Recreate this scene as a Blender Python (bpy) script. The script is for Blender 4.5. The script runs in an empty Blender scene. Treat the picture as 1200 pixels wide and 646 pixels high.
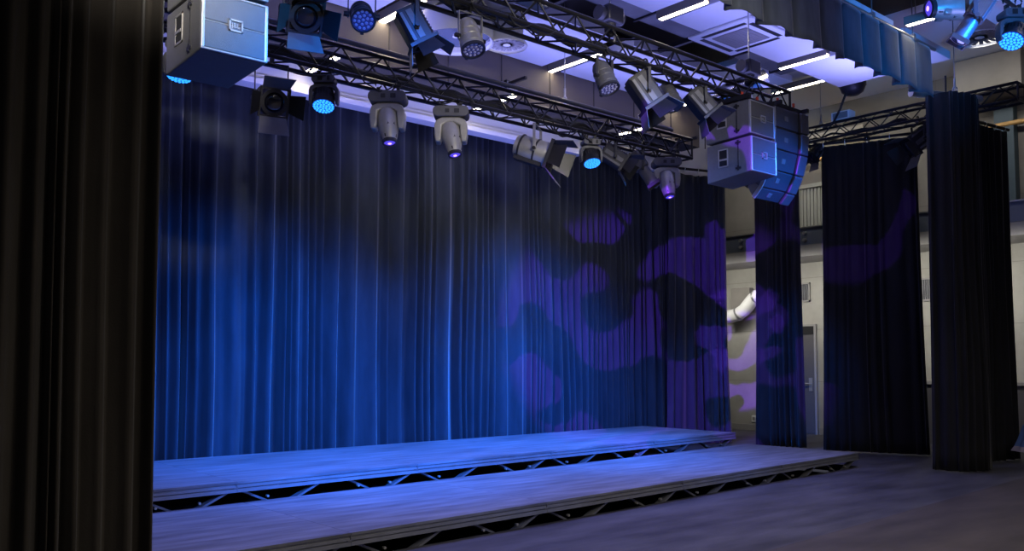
import bpy, bmesh, math, random
from mathutils import Vector, Matrix, noise
PI = math.pi
random.seed(7)
scene = bpy.context.scene
COL = scene.collection

# ------------------------------------------------------------------ camera
F_PX, CX, CY = 1033.0, 600.0, 362.0
PITCH, HEAD, EYE = math.radians(3.5), math.radians(41.0), 1.5
FH = Vector((math.sin(HEAD), math.cos(HEAD), 0)); RT = Vector((math.cos(HEAD), -math.sin(HEAD), 0)); UP = Vector((0, 0, 1))
FW = FH * math.cos(PITCH) + UP * math.sin(PITCH); CU = UP * math.cos(PITCH) - FH * math.sin(PITCH)
EYEP = Vector((0, 0, EYE))
def at(px, py, X=None, Y=None, Z=None):
    r = FW * F_PX + RT * (px - CX) - CU * (py - CY)
    t = X / r.x if X is not None else Y / r.y if Y is not None else (Z - EYE) / r.z
    return EYEP + r * t
cd = bpy.data.cameras.new('camera'); cam = bpy.data.objects.new('camera', cd); COL.objects.link(cam)
cd.sensor_width = 36; cd.lens = 36 * F_PX / 1200; cd.shift_y = (CY - 323) / 1200
cd.clip_start = .05; cd.clip_end = 200
M = Matrix((RT, CU, -FW)).transposed().to_4x4(); M.translation = EYEP
cam.matrix_world = M
scene.camera = cam
def aim(a, b, c): return (RT * a + FH * b - UP * c).normalized()

# ------------------------------------------------------------------ materials
def lin(c):
    return tuple((v / 12.92 if v <= .04045 else ((v + .055) / 1.055) ** 2.4) for v in c)
def rgb(r, g, b): return lin((r / 255, g / 255, b / 255)) + (1,)
def mat(name, col, rough=.5, metal=0, sheen=0, var=0, vscale=(3, 3, 3), bump=0, bscale=60, spec=.5, emit=None, es=0, coat=0):
    m = bpy.data.materials.new(name); m.use_nodes = True
    nt = m.node_tree; p = nt.nodes['Principled BSDF']
    p.inputs['Base Color'].default_value = col; p.inputs['Roughness'].default_value = rough; p.inputs['Metallic'].default_value = metal
    p.inputs['Specular IOR Level'].default_value = spec
    if sheen:
        p.inputs['Sheen Weight'].default_value = sheen; p.inputs['Sheen Roughness'].default_value = .35
    if coat: p.inputs['Coat Weight'].default_value = coat
    if emit:
        p.inputs['Emission Color'].default_value = emit; p.inputs['Emission Strength'].default_value = es
    if var or bump:
        tc = nt.nodes.new('ShaderNodeTexCoord'); mp = nt.nodes.new('ShaderNodeMapping'); mp.inputs['Scale'].default_value = vscale
        nt.links.new(tc.outputs['Object'], mp.inputs['Vector'])
    if var:
        nz = nt.nodes.new('ShaderNodeTexNoise'); nz.inputs['Scale'].default_value = 1; nz.inputs['Detail'].default_value = 6; nz.inputs['Roughness'].default_value = .6
        nt.links.new(mp.outputs['Vector'], nz.inputs['Vector'])
        rp = nt.nodes.new('ShaderNodeValToRGB')
        rp.color_ramp.elements[0].position = .3; rp.color_ramp.elements[1].position = .7
        rp.color_ramp.elements[0].color = tuple(c * (1 - var) for c in col[:3]) + (1,)
        rp.color_ramp.elements[1].color = tuple(min(1, c * (1 + var)) for c in col[:3]) + (1,)
        nt.links.new(nz.outputs['Fac'], rp.inputs['Fac']); nt.links.new(rp.outputs['Color'], p.inputs['Base Color'])
    if bump:
        n2 = nt.nodes.new('ShaderNodeTexNoise'); n2.inputs['Scale'].default_value = bscale; n2.inputs['Detail'].default_value = 3
        nt.links.new(tc.outputs['Object'], n2.inputs['Vector'])
        b = nt.nodes.new('ShaderNodeBump'); b.inputs['Strength'].default_value = bump; b.inputs['Distance'].default_value = .01
        nt.links.new(n2.outputs['Fac'], b.inputs['Height']); nt.links.new(b.outputs['Normal'], p.inputs['Normal'])
    return m
def concrete(name, col, bw, bh, mortar=.004, dark=.55):
    m = mat(name, col, .85, var=.16, vscale=(1.3, 1.3, 1.3), bump=.25, bscale=35)
    nt = m.node_tree; p = nt.nodes['Principled BSDF']
    src = p.inputs['Base Color'].links[0].from_socket
    tc = nt.nodes.new('ShaderNodeTexCoord'); sp = nt.nodes.new('ShaderNodeSeparateXYZ'); cb = nt.nodes.new('ShaderNodeCombineXYZ')
    nt.links.new(tc.outputs['Object'], sp.inputs[0]); nt.links.new(sp.outputs['Y'], cb.inputs['X']); nt.links.new(sp.outputs['Z'], cb.inputs['Y'])
    br = nt.nodes.new('ShaderNodeTexBrick'); br.offset = 0; br.inputs['Scale'].default_value = 1
    br.inputs['Brick Width'].default_value = bw; br.inputs['Row Height'].default_value = bh; br.inputs['Mortar Size'].default_value = mortar; br.inputs['Mortar Smooth'].default_value = .2
    nt.links.new(cb.outputs[0], br.inputs['Vector'])
    mx = nt.nodes.new('ShaderNodeMix'); mx.data_type = 'RGBA'
    mx.inputs['B'].default_value = tuple(c * dark for c in col[:3]) + (1,)
    nt.links.new(br.outputs['Fac'], mx.inputs['Factor']); nt.links.new(src, mx.inputs['A']); nt.links.new(mx.outputs['Result'], p.inputs['Base Color'])
    return m
MT = {}
MT['black'] = mat('black_metal', rgb(34, 34, 36), .42, .3)
MT['truss'] = mat('truss_black', rgb(46, 46, 50), .32, .55)
MT['cable'] = mat('cable_rubber', rgb(24, 24, 26), .6)
MT['fix'] = mat('fixture_grey', rgb(92, 92, 96), .42, .35, var=.12, vscale=(9, 9, 9))
MT['fixd'] = mat('fixture_dark', rgb(48, 48, 52), .45, .35, var=.15, vscale=(9, 9, 9))
MT['silver'] = mat('brushed_silver', rgb(172, 170, 164), .36, .5, var=.1, vscale=(12, 12, 12))
MT['steel'] = mat('galvanised_steel', rgb(170, 172, 172), .35, .8, var=.12, vscale=(8, 8, 8))
MT['chrome'] = mat('polished_duct', rgb(205, 205, 205), .12, 1)
MT['lens'] = mat('lens_glass', rgb(30, 32, 44), .04, .2, spec=.9, coat=1)
MT['ledoff'] = mat('led_face', rgb(86, 84, 128), .25, .1, spec=.7)
MT['ledcell'] = mat('led_cell', rgb(165, 163, 205), .12, .2, spec=.9)
MT['ledblue'] = mat('led_blue', rgb(5, 40, 120), .3, emit=(.004, .09, .8, 1), es=.9)
MT['cellblue'] = mat('led_cell_blue', rgb(60, 140, 255), .2, emit=(.03, .33, 1, 1), es=1.7)
MT['purple'] = mat('lens_purple', rgb(60, 30, 160), .1, emit=(.12, .08, .9, 1), es=.8)
MT['purplecore'] = mat('lens_core', rgb(200, 160, 255), .1, emit=(.5, .3, 1, 1), es=2.2)
MT['tube'] = mat('lamp_tube', rgb(255, 245, 220), .4, emit=(1, .88, .66, 1), es=22)
MT['housing'] = mat('lamp_housing', rgb(150, 145, 135), .5, .3)
MT['panel'] = mat('ceiling_white', rgb(225, 226, 230), .75)
MT['bulk'] = mat('bulkhead_white', rgb(222, 223, 228), .7)
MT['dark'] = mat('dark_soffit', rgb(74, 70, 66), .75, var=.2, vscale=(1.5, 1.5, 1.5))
MT['beam'] = mat('duct_wrap_brown', rgb(96, 88, 80), .7, var=.12, vscale=(1.2, 1.2, 1.2))
MT['duct'] = mat('dark_duct', rgb(112, 114, 118), .5, .3, var=.15, vscale=(2, 2, 2))
MT['deck'] = mat('deck_board', rgb(104, 106, 114), .58, var=.5, vscale=(1.2, 9, 4), bump=.12, bscale=50)
MT['alu'] = mat('aluminium_rail', rgb(128, 130, 138), .45, .35, var=.15, vscale=(4, 4, 4))
MT['brace'] = mat('brace_steel', rgb(120, 122, 130), .4, .5, var=.15, vscale=(6, 6, 6))
MT['pit'] = mat('pit_shade', rgb(16, 16, 18), .9)  # near-black colour puts in the dark void under the decks
MT['floor'] = mat('stage_floor', rgb(66, 66, 70), .52, var=.65, vscale=(.8, 3.2, 2), bump=.1, bscale=40)
MT['floorb'] = mat('hall_floor', rgb(68, 62, 57), .6, var=.4, vscale=(.9, 3.0, 2), bump=.1, bscale=40)
MT['wall'] = concrete('concrete_wall', rgb(158, 156, 148), 1.6, 1.1)
MT['wallu'] = concrete('upper_wall', rgb(120, 116, 110), 2.4, 1.5)
MT['wallg'] = mat('grey_box', rgb(128, 124, 118), .8, var=.08)
MT['rib'] = mat('ribbed_panel', rgb(150, 152, 146), .6, .1)
MT['balc'] = mat('balustrade_grey', rgb(104, 112, 124), .5, .2, var=.06)
MT['slab'] = mat('slab_grey', rgb(140, 138, 136), .75, var=.08)
MT['door'] = mat('door_grey', rgb(86, 84, 86), .5, var=.05)
MT['wood'] = mat('wood_rail', rgb(190, 150, 90), .45, var=.15, vscale=(3, 20, 20))
MT['white'] = mat('white_plastic', rgb(225, 225, 222), .45)
MT['teal'] = mat('teal_column', rgb(56, 74, 84), .6)
MT['orange'] = mat('orange_plastic', rgb(210, 70, 40), .5)
MT['speaker'] = mat('speaker_paint', rgb(98, 98, 98), .55, var=.08, vscale=(30, 30, 30), bump=.15, bscale=220)
MT['grille'] = mat('speaker_grille', rgb(88, 88, 92), .5, .2, var=.06, vscale=(20, 20, 20), bump=.3, bscale=300)
MT['grilled'] = mat('array_grille', rgb(62, 64, 70), .5, .2, bump=.3, bscale=300)
MT['badge'] = mat('badge_edge', rgb(190, 190, 190), .35, .6)
MT['clothb'] = mat('blue_cloth', rgb(70, 98, 132), .9)
MT['clothp'] = mat('pale_cloth', rgb(140, 132, 132), .9)
def velour(name, col, sheen=.25):
    return mat(name, col, .9, sheen=sheen, var=.25, vscale=(5, 5, 1.2), bump=.15, bscale=90, spec=.15)
MT['velblue'] = velour('velour_backdrop', rgb(48, 53, 62), .4)
MT['velblack'] = velour('velour_black', rgb(32, 32, 35), .2)
MT['velleg'] = velour('velour_leg', rgb(40, 40, 44), .2)
MT['velgrey'] = velour('velour_charcoal', rgb(60, 56, 51), .25)
MT['velval'] = velour('velour_valance', rgb(82, 88, 96), .25)

# ------------------------------------------------------------------ mesh builder
def frame(d, up=UP):
    d = d.normalized()
    x = up.cross(d)
    if x.length < 1e-4: x = Vector((1, 0, 0)).cross(d)
    x.normalize(); y = d.cross(x)
    return Matrix((x, y, d)).transposed().to_4x4()
class MB:
    def __init__(s, M=None): s.bm = bmesh.new(); s.M = M or Matrix()
    def v(s, p): return s.bm.verts.new(s.M @ Vector(p))
    def hexa(s, p):
        v = [s.v(q) for q in p]
        for f in ((0, 3, 2, 1), (4, 5, 6, 7), (0, 1, 5, 4), (1, 2, 6, 5), (2, 3, 7, 6), (3, 0, 4, 7)): s.bm.faces.new([v[i] for i in f])
        return s
    def box(s, c, d):
        x, y, z = c; a, b, h = d[0] / 2, d[1] / 2, d[2] / 2
        return s.hexa([(x - a, y - b, z - h), (x + a, y - b, z - h), (x + a, y + b, z - h), (x - a, y + b, z - h),
                       (x - a, y - b, z + h), (x + a, y - b, z + h), (x + a, y + b, z + h), (x - a, y + b, z + h)])
    def bb(s, x0, x1, y0, y1, z0, z1): return s.box(((x0 + x1) / 2, (y0 + y1) / 2, (z0 + z1) / 2), (x1 - x0, y1 - y0, z1 - z0))
    def cyl(s, p0, p1, r0, r1=None, n=12):
        p0, p1 = Vector(p0), Vector(p1); r1 = r0 if r1 is None else r1
        fm = frame(p1 - p0)
        L = []
        for p, r in ((p0, r0), (p1, r1)):
            L.append([s.v(p + (fm.to_3x3() @ Vector((math.cos(2 * PI * k / n) * r, math.sin(2 * PI * k / n) * r, 0)))) for k in range(n)])
        for k in range(n): s.bm.faces.new((L[0][k], L[0][(k + 1) % n], L[1][(k + 1) % n], L[1][k]))
        s.bm.faces.new(L[0][::-1]); s.bm.faces.new(L[1]); return s
    def bar(s, p0, p1, w, h, up=UP):
        p0, p1 = Vector(p0), Vector(p1); fm = frame(p1 - p0, up).to_3x3()
        q = []
        for p in (p0, p1):
            for a, b in ((-1, -1), (1, -1), (1, 1), (-1, 1)): q.append(p + fm @ Vector((a * w / 2, b * h / 2, 0)))
        return s.hexa(q)
    def tube(s, pts, r, n=6, closed=False):
        pts = [Vector(p) for p in pts]; rings = []
        N = len(pts)
        for i, p in enumerate(pts):
            t = pts[(i + 1) % N if closed else min(i + 1, N - 1)] - pts[(i - 1) % N if closed else max(i - 1, 0)]
            fm = frame(t).to_3x3()
            rings.append([s.v(p + fm @ Vector((math.cos(2 * PI * k / n) * r, math.sin(2 * PI * k / n) * r, 0))) for k in range(n)])
        for i in range(N if closed else N - 1):
            a, b = rings[i], rings[(i + 1) % N]
            for k in range(n): s.bm.faces.new((a[k], a[(k + 1) % n], b[(k + 1) % n], b[k]))
        if not closed: s.bm.faces.new(rings[0][::-1]); s.bm.faces.new(rings[-1])
        return s
    def lathe(s, prof, n=24, sx=1, sy=1, capa=True, capb=True):
        L = [[s.v((math.cos(2 * PI * k / n) * r * sx, math.sin(2 * PI * k / n) * r * sy, z)) for k in range(n)] for r, z in prof]
        for a, b in zip(L, L[1:]):
            for k in range(n): s.bm.faces.new((a[k], a[(k + 1) % n], b[(k + 1) % n], b[k]))
        if capa: s.bm.faces.new(L[0][::-1])
        if capb: s.bm.faces.new(L[-1])
        return s
    def prism(s, poly, ax0, ax1, axis='z'):
        def q(u, w, h): return (u, w, h) if axis == 'z' else (u, h, w) if axis == 'y' else (h, u, w)
        A = [s.v(q(u, w, ax0)) for u, w in poly]; B = [s.v(q(u, w, ax1)) for u, w in poly]; n = len(poly)
        s.bm.faces.new(A[::-1]); s.bm.faces.new(B)
        for k in range(n): s.bm.faces.new((A[k], A[(k + 1) % n], B[(k + 1) % n], B[k]))
        return s
    def build(s, name, m, parent=None, bevel=0, smooth=35):
        bmesh.ops.recalc_face_normals(s.bm, faces=s.bm.faces)
        me = bpy.data.meshes.new(name); s.bm.to_mesh(me); s.bm.free()
        me.materials.append(m if not isinstance(m, str) else MT[m])
        if smooth:
            me.polygons.foreach_set('use_smooth', [True] * len(me.polygons)); me.set_sharp_from_angle(angle=math.radians(smooth))
        o = bpy.data.objects.new(name, me); COL.objects.link(o)
        if parent: o.parent = parent
        if bevel:
            b = o.modifiers.new('bevel', 'BEVEL'); b.width = bevel; b.segments = 2; b.limit_method = 'ANGLE'
        return o
def tag(o, label, cat, group=None, kind=None):
    o['label'] = label; o['category'] = cat
    if group: o['group'] = group
    if kind: o['kind'] = kind
    return o
def thing(name, loc, label, cat, group=None):
    o = bpy.data.objects.new(name, None); COL.objects.link(o); o.location = loc; o.empty_display_size = .1
    return tag(o, label, cat, group)
def struct(o, label=None, cat=None):
    o['kind'] = 'structure'
    if label: o['label'] = label; o['category'] = cat
    return o

# ------------------------------------------------------------------ setting
CEIL, TOPZ, WX = 5.9, 6.9, 17.0
def fl_low(x): return 5.86 + (x - 1.4) * .0495       # front edge of the lower deck row
def fl_up(x): return 7.80 + (x - 1.4) * .043         # front edge of the upper deck row
def seam(x): return 4.05 + (x - 6.2) * .053
def slab_poly(name, poly, z0, z1, m, label=None, cat=None): return struct(MB().prism(poly, z0, z1).build(name, m, smooth=0), label, cat)
XR = 12.2
slab_poly('floor', [(-8, seam(-8)), (20, seam(20)), (20, 5.8), (XR + .02, fl_low(XR) + .03), (-8, fl_low(-8) + .03)], -.1, 0, MT['floor'],
          'dark scuffed stage floor in front of the low decks', 'floor')
slab_poly('floor', [(XR + .02, fl_low(XR) + .03), (20, 5.8), (20, 16), (XR + .02, 16)], -.1, 0, MT['floor'], 'dark scuffed floor between the decks and concrete wall', 'floor')
slab_poly('floor', [(-12, -12), (22, -12), (22, seam(22)), (-12, seam(-12))], -.1, 0.001, MT['floorb'], 'brown hall floor at the bottom right corner', 'floor')
slab_poly('floor', [(-8, 5.0), (XR + .5, 5.0), (XR + .5, 12.5), (-8, 12.5)], -.3, -.2, MT['pit'], 'pit floor coloured near-black as the shade under the decks', 'floor')
# right side wall with the door recess
struct(MB().bb(WX, WX + .25, -2, 16, 0, 3.7).build('wall_right', 'wall', smooth=0), 'concrete panel wall under the balcony', 'wall')
struct(MB().bb(WX, WX + .25, -2, 16, 3.7, 7.6).build('wall_right', 'wallu', smooth=0), 'grey panel wall above the balcony', 'wall')
struct(MB().bb(-6, WX + .3, 12.3, 12.5, -.5, 7.6).build('wall_back', 'dark', smooth=0), 'dark rear wall behind the stage curtain', 'wall')
struct(MB().bb(WX - .03, WX, 3, 9.76, 0, .13).bb(WX - .03, WX, 10.74, 12.3, 0, .13).build('baseboard_right', 'slab', smooth=0), 'pale skirting along the concrete wall', 'skirting')
# ceiling: dark soffit, hanging white panels
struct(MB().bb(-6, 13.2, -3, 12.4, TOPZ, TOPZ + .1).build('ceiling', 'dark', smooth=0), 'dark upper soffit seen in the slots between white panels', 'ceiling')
struct(MB().bb(13.2, WX + .2, -3, 12.4, TOPZ, TOPZ + .1).build('ceiling', 'panel', smooth=0), 'pale upper ceiling beside the grey panel wall', 'ceiling')
def cpanel(x0, x1, y0, y1, lab):
    struct(MB().bb(x0, x1, y0, y1, CEIL, CEIL + .12).build('ceiling', 'panel', smooth=0, bevel=.006), lab, 'ceiling panel')
cpanel(-2, 5.80, 7.95, 9.42, 'white hanging ceiling panel above the left loudspeaker'); cpanel(6.22, 8.78, 7.95, 9.42, 'white ceiling panel with the round air diffusers'); cpanel(9.16, 11.66, 7.95, 9.42, 'white ceiling panel above the right loudspeakers')
cpanel(0, 5.6, 5.3, 7.03, 'white ceiling panel over the near truss, leftmost of its row'); cpanel(5.9, 8.45, 5.3, 7.03, 'white ceiling panel at top centre of the picture'); cpanel(8.8, 11.3, 5.3, 7.03, 'white ceiling panel holding the air conditioner grille'); cpanel(11.62, 13.05, 5.3, 7.03, 'white ceiling panel ending at the dark dome')
cpanel(6, 10.6, 2.2, 4.35, 'white ceiling panel behind the valance'); cpanel(10.95, 13.3, 2.2, 4.35, 'pale ceiling panel behind the blue lit moving head')
# side end of the panel rows
struct(MB().bb(11.72, 13.2, 7.95, 9.42, CEIL + .35, CEIL + .45).build('ceiling', 'panel', smooth=0), 'raised pale ceiling panel over the line array', 'ceiling panel')

# beam with wrapped joints and white bulkhead
struct(MB().bb(-2, 12.6, 9.44, 9.84, 5.3, CEIL + .9).build('trim_1', 'beam', smooth=0), 'long brown grey boxed beam behind the far truss', 'beam')
b = MB()
for i in range(14): b.bb(.4 + i * .95, .415 + i * .95, 9.425, 9.44, 5.3, CEIL)
struct(b.build('trim_2', 'dark', smooth=0), 'dark joint strips on the boxed beam', 'trim')
b = MB().bb(-1, 10.05, 9.9, 10.02, 4.97, 5.6).bb(-1, 10.05, 9.86, 10.02, 4.90, 4.97).bb(-1, 10.05, 9.80, 10.02, 4.83, 4.90)
struct(b.build('trim_3', 'bulk', bevel=.004, smooth=0), 'white stepped bulkhead above the blue curtain', 'bulkhead')
struct(MB().bb(10.05, 14.6, 10.15, 10.25, 4.95, 6.9).build('trim_4', 'bulk', smooth=0), 'pale bulkhead set back at the right end of the far truss', 'bulkhead')
# ducts in the slot between the rows
d = thing('ventilation_duct', (3, 7.5, 6.35), 'large dark rectangular air duct in the slot above the near truss', 'duct')
MB().bb(0, 9.6, -.3, .3, -.16, .2).build('duct_body', 'duct', d, bevel=.01)
for i in range(9): MB().bb(.5 + i * 1.1, .53 + i * 1.1, -.33, .33, -.19, .22).build('flange', 'fixd', d)
d = thing('duct_pipe', (11.0, 8.15, 5.35), 'shiny round metal duct end above the right loudspeakers', 'duct')
MB().cyl((0, 0, .15), (0.02, -1.05, .27), .15, n=24).build('pipe', 'chrome', d)
MB(frame(Vector((0.02, -1.05, .12)))).lathe([(.155, .72), (.165, .72), (.165, .76), (.155, .76)], 24).build('collar', 'steel', d)
d = thing('steel_channel', (7.6, 7.09, 6.2), 'dark steel channel running along the slot edge', 'channel')
MB().bb(-5, 4.6, -.03, .03, 0, .14).build('web', 'duct', d)
MB().bb(-5, 4.6, -.09, .09, -.01, 0).build('flange', 'black', d)
for x, nm in ((7.4, 'left'), (9.7, 'right')):
    o = MB().bb(x - .03, x + .03, 7.0, 8.0, 5.93, 5.99).build('cross_bar', 'black')
    tag(o, 'thin dark bar bridging the ceiling slot above the near truss, %s' % ('towards the middle' if nm == 'left' else 'beside the loudspeakers'), 'bar')
for i, (px, py, ln) in enumerate(((600, 97, .55), (715, 150, .6), (740, 160, .5), (800, 165, .5))):
    p = at(px, py, Y=9.3); 
    o = MB().bb(p.x - .02, p.x + .02, 9.0, 9.44, p.z - .02, p.z + .02).bb(p.x - .03, p.x + .03, 9.38, 9.44, p.z - .06, p.z + .06).build('bracket_arm', 'black')
    tag(o, ['black bracket arm on the beam above the second moving head', 'black bracket arm on the beam behind the tilted box fresnel', 'black bracket arm behind the near-truss LED can', 'black bracket arm nearest the right loudspeakers'][i], 'bracket')

# ------------------------------------------------------------------ strip lights
def strip(cx, y0, y1, z, label, w=.075, up=True, rods=0):
    t = thing('strip_light', (cx, (y0 + y1) / 2, z), label, 'strip light', 'ceiling strip lights'); h = (y1 - y0) / 2
    MB().bb(-w / 2 - .015, w / 2 + .015, -h - .02, h + .02, .012, .09).bb(-w / 2 - .015, -w / 2 - .003, -h - .02, h + .02, -.02, .012).bb(w / 2 + .003, w / 2 + .015, -h - .02, h + .02, -.02, .012).build('housing', 'housing', t)
    MB().bb(-w / 2, w / 2, -h, h, -.025, .010).build('diffuser', 'tube', t, bevel=.01)
    if rods:
        for s in (-.7, .7): MB().cyl((0, s * h, .09), (0, s * h, rods), .006, n=6).build('drop_rod', 'steel', t)
    return t
strip(6.0, 8.55, 9.5, CEIL - .02, 'strip light behind the tilted box fresnel at top left', .1, rods=.34)
strip(8.97, 8.4, 9.5, CEIL - .02, 'strip light in the ceiling gap left of the hanging LED can', rods=.34)
strip(11.85, 8.4, 9.4, CEIL - .02, 'strip light just left of the right loudspeakers', rods=.34)
strip(8.63, 6.35, 7.05, CEIL - .02, 'strip light at the top edge left of the pleated valance', rods=.34)
strip(11.46, 6.35, 7.1, CEIL - .02, 'strip light under the valance right of the air conditioner', rods=.34)
strip(10.78, 2.6, 3.0, CEIL - .02, 'short strip light above the valance pipe', rods=.34)
p = at(1063, 27, Z=CEIL); strip(p.x, p.y - .75, p.y, CEIL - .02, 'short strip light under the lens of the blue moving head', rods=.34)
for px, py, lab in ((357, 85, 'strip light seen through the far truss above the blue LED wash head'), (557, 127, 'strip light seen through the far truss beside the second moving head'), (709, 161, 'strip light seen through the far truss beyond the LED wash head')):
    p = at(px, py, Z=5.08); strip(p.x, p.y - .82, p.y, 5.08, lab, .08, rods=.22)
strip(at(940, 100, Z=6.75).x, 8.3, 9.4, 6.75, 'strip light above the shiny duct end', .09)
p = at(940, 166, X=WX - .35); q = at(1012, 152, X=WX - .35); strip(WX - .35, q.y, p.y, (p.z + q.z) / 2, 'strip light on the wall behind the black curtain panel', .09)
p = at(940, 315, Z=3.55); strip(p.x, p.y - .25, p.y + .25, 3.55, 'strip light under the balcony beside the blue leg curtain', .09)
p = at(1198, 294.5, Z=3.55); strip(p.x, p.y - .3, p.y + .35, 3.55, 'strip light under the balcony at the right picture edge', .09)

# ------------------------------------------------------------------ balcony and wall items
bal = struct(bpy.data.objects.new('balcony', None), 'grey balcony with balustrade along the right concrete wall', 'balcony'); COL.objects.link(bal); bal.location = (15.8, 8, 3.62)
MB().bb(0, 1.2, -9, 4.2, 0, .14).build('slab', 'slab', bal)
MB().bb(-.06, 0, -9, 4.2, -.02, .2).build('fascia', 'slab', bal)
MB().bb(-.05, -.01, -9, 4.2, .21, .54).build('balustrade', 'balc', bal)
MB().bb(-.07, .01, -9, 4.2, .54, .565).build('top_rail', 'steel', bal)
for px in (868, 943, 1075):
    y = at(px, 285, X=15.72).y - 8
    for dz in (.30, .44): MB().cyl((-.05, y, dz), (-.11, y, dz), .035, n=12).build('fixing_button', 'silver', bal)
r = thing('handrail', (WX - .18, 8, 5.75), 'long tan wooden rail on the upper grey wall', 'rail')
MB().cyl((0, -6, 0), (0, 4, 0), .045, n=12).build('rail', 'wood', r)
for y in (-4, -2, 0, 2): MB().cyl((0, y, 0), (.18, y, -.02), .012, n=8).build('bracket', 'steel', r)
# ribbed panel on the upper wall
p0 = at(936, 222, X=WX); p1 = at(966, 268, X=WX)
b = MB().bb(WX - .05, WX, 7.6, p0.y + .3, 3.9, p0.z); y = 7.6
while y < p0.y + .3: b.bb(WX - .075, WX - .05, y, y + .035, 3.9, p0.z - .03); y += .08
struct(b.bb(WX - .1, WX, 7.6, p0.y + .3, p0.z - .02, p0.z + .06).build('trim_5', 'rib', smooth=0), 'ribbed pale panel above the balcony', 'wall panel')
pc = at(1183, 200, X=WX)
struct(MB().bb(WX - .2, WX, pc.y - .16, pc.y + .16, 3.9, 6.1).build('trim_6', 'teal', smooth=0), 'dark teal column behind the right curtain', 'column')
# grey boxes high on the right wall
c = at(1156, 84, X=16.2)
struct(MB().bb(16.2, WX, c.y - .55, c.y + .55, c.z - .35, c.z + .3).build('trim_7', 'wallg', smooth=0, bevel=.01), 'grey boxed casing high on the wall above the right curtain', 'casing')
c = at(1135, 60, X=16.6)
struct(MB().bb(16.6, WX, c.y - .4, c.y + .5, c.z - .25, c.z + .2).build('trim_8', 'dark', smooth=0), 'dark box painted as recess shade under the pale upper ceiling', 'recess')  # solid box, its dark colour stands for the shade in a recess
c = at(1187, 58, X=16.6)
struct(MB().bb(16.6, WX, c.y - .5, c.y + .25, c.z - .3, c.z + .3).build('trim_8', 'dark', smooth=0), 'dark box painted as recess shade at the top right edge', 'recess')  # second solid box, recess shade given by its dark colour
# door
yd0, yd1 = 9.95, 10.55
dr = struct(bpy.data.objects.new('door_1', None), 'grey door in the concrete wall between two curtains', 'door'); COL.objects.link(dr); dr.location = (WX, (yd0 + yd1) / 2, 0)
w = (yd1 - yd0) / 2 + .12
MB().bb(-.02, 0, -w, w, .01, 2.1).build('door_leaf', 'door', dr, bevel=.004)
MB().bb(-.03, 0, -w, w, 2.1, 2.27).build('door_header', 'black', dr)
MB().bb(-.05, 0, -w - .05, -w, 0, 2.27).bb(-.05, 0, w, w + .05, 0, 2.27).bb(-.05, 0, -w - .05, w + .05, 2.27, 2.31).build('door_frame', 'slab', dr)
h = MB().cyl((-.03, -w + .1, 1.06), (-.09, -w + .1, 1.06), .012, n=8).cyl((-.08, -w + .1, 1.06), (-.08, -w + .3, 1.06), .012, n=8).bb(-.035, -.02, -w + .06, -w + .14, .9, 1.18).build('door_handle', 'silver', dr)
def grille(px, py, w, hgt, lab):
    c = at(px, py, X=WX)
    t = thing('wall_vent', (WX - .02, c.y, c.z), lab, 'vent')
    MB().bb(-.02, .02, -w, w, -hgt, -hgt + .03).bb(-.02, .02, -w, w, hgt - .03, hgt).bb(-.02, .02, -w, -w + .03, -hgt, hgt).bb(-.02, .02, w - .03, w, -hgt, hgt).build('frame', 'slab', t)
    MB().bb(.0, .018, -w + .03, w - .03, -hgt + .03, hgt - .03).build('backing', 'fixd', t)
    b = MB(); y = -w + .05
    while y < w - .04: b.bb(-.012, .0, y, y + .012, -hgt + .03, hgt - .03); y += .04
    b.build('slats', 'duct', t)
grille(940, 343, .2, .2, 'small slatted vent in the wall beside the blue leg curtain')
grille(1092, 339, .38, .22, 'wide slatted vent in the wall between the two black curtains')
# white flexible duct
t = thing('air_duct_elbow', at(875, 352, X=WX - .3), 'white bent air duct on the wall catching purple light', 'duct')
o0 = t.location
pts = [at(px, py, X=WX - .35) - o0 for px, py in ((848, 372), (858, 370.5), (866, 368), (873, 363), (879, 355), (885, 348), (892, 345.5), (905, 345), (915, 344))]
MB().tube(pts, .145, 18).build('pipe', 'white', t)
for k in (2, 5):
    MB().cyl(pts[k] - (pts[k + 1] - pts[k]).normalized() * .02, pts[k] + (pts[k + 1] - pts[k]).normalized() * .02, .155, n=18).build('collar', 'steel', t)
a0 = at(862, 339, X=WX) - o0; a1 = at(884, 366, X=WX) - o0
MB().bb(.12, .28, a1.y, a0.y, a1.z, a0.z).build('duct_box', 'wallg', t, bevel=.01)
c = at(886, 491, X=WX)
t = thing('socket_plate', (WX - .01, c.y, c.z), 'white wall socket low on the wall behind the decks', 'socket')
MB().bb(-.015, .01, -.1, .1, -.07, .07).build('plate', 'white', t, bevel=.005)
MB().bb(-.02, -.014, -.075, -.01, -.035, .035).bb(-.02, -.014, .01, .075, -.035, .035).build('outlet', 'slab', t)
# ledge between curtains
c = at(1090, 445, X=WX - .4)
t = thing('ledge_counter', (WX - .4, c.y, 0), 'grey counter ledge against the wall between the black curtains', 'counter')
MB().bb(.05, .38, -2.8, 1.2, 0.0, 1.1).build('body', 'door', t)
MB().bb(0, .4, -2.9, 1.25, 1.1, 1.16).build('top', 'slab', t, bevel=.005)
MB().bar((.02, .15, 1.1), (.02, .32, .05), .03, .03).build('side_rail', 'silver', t)

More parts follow.
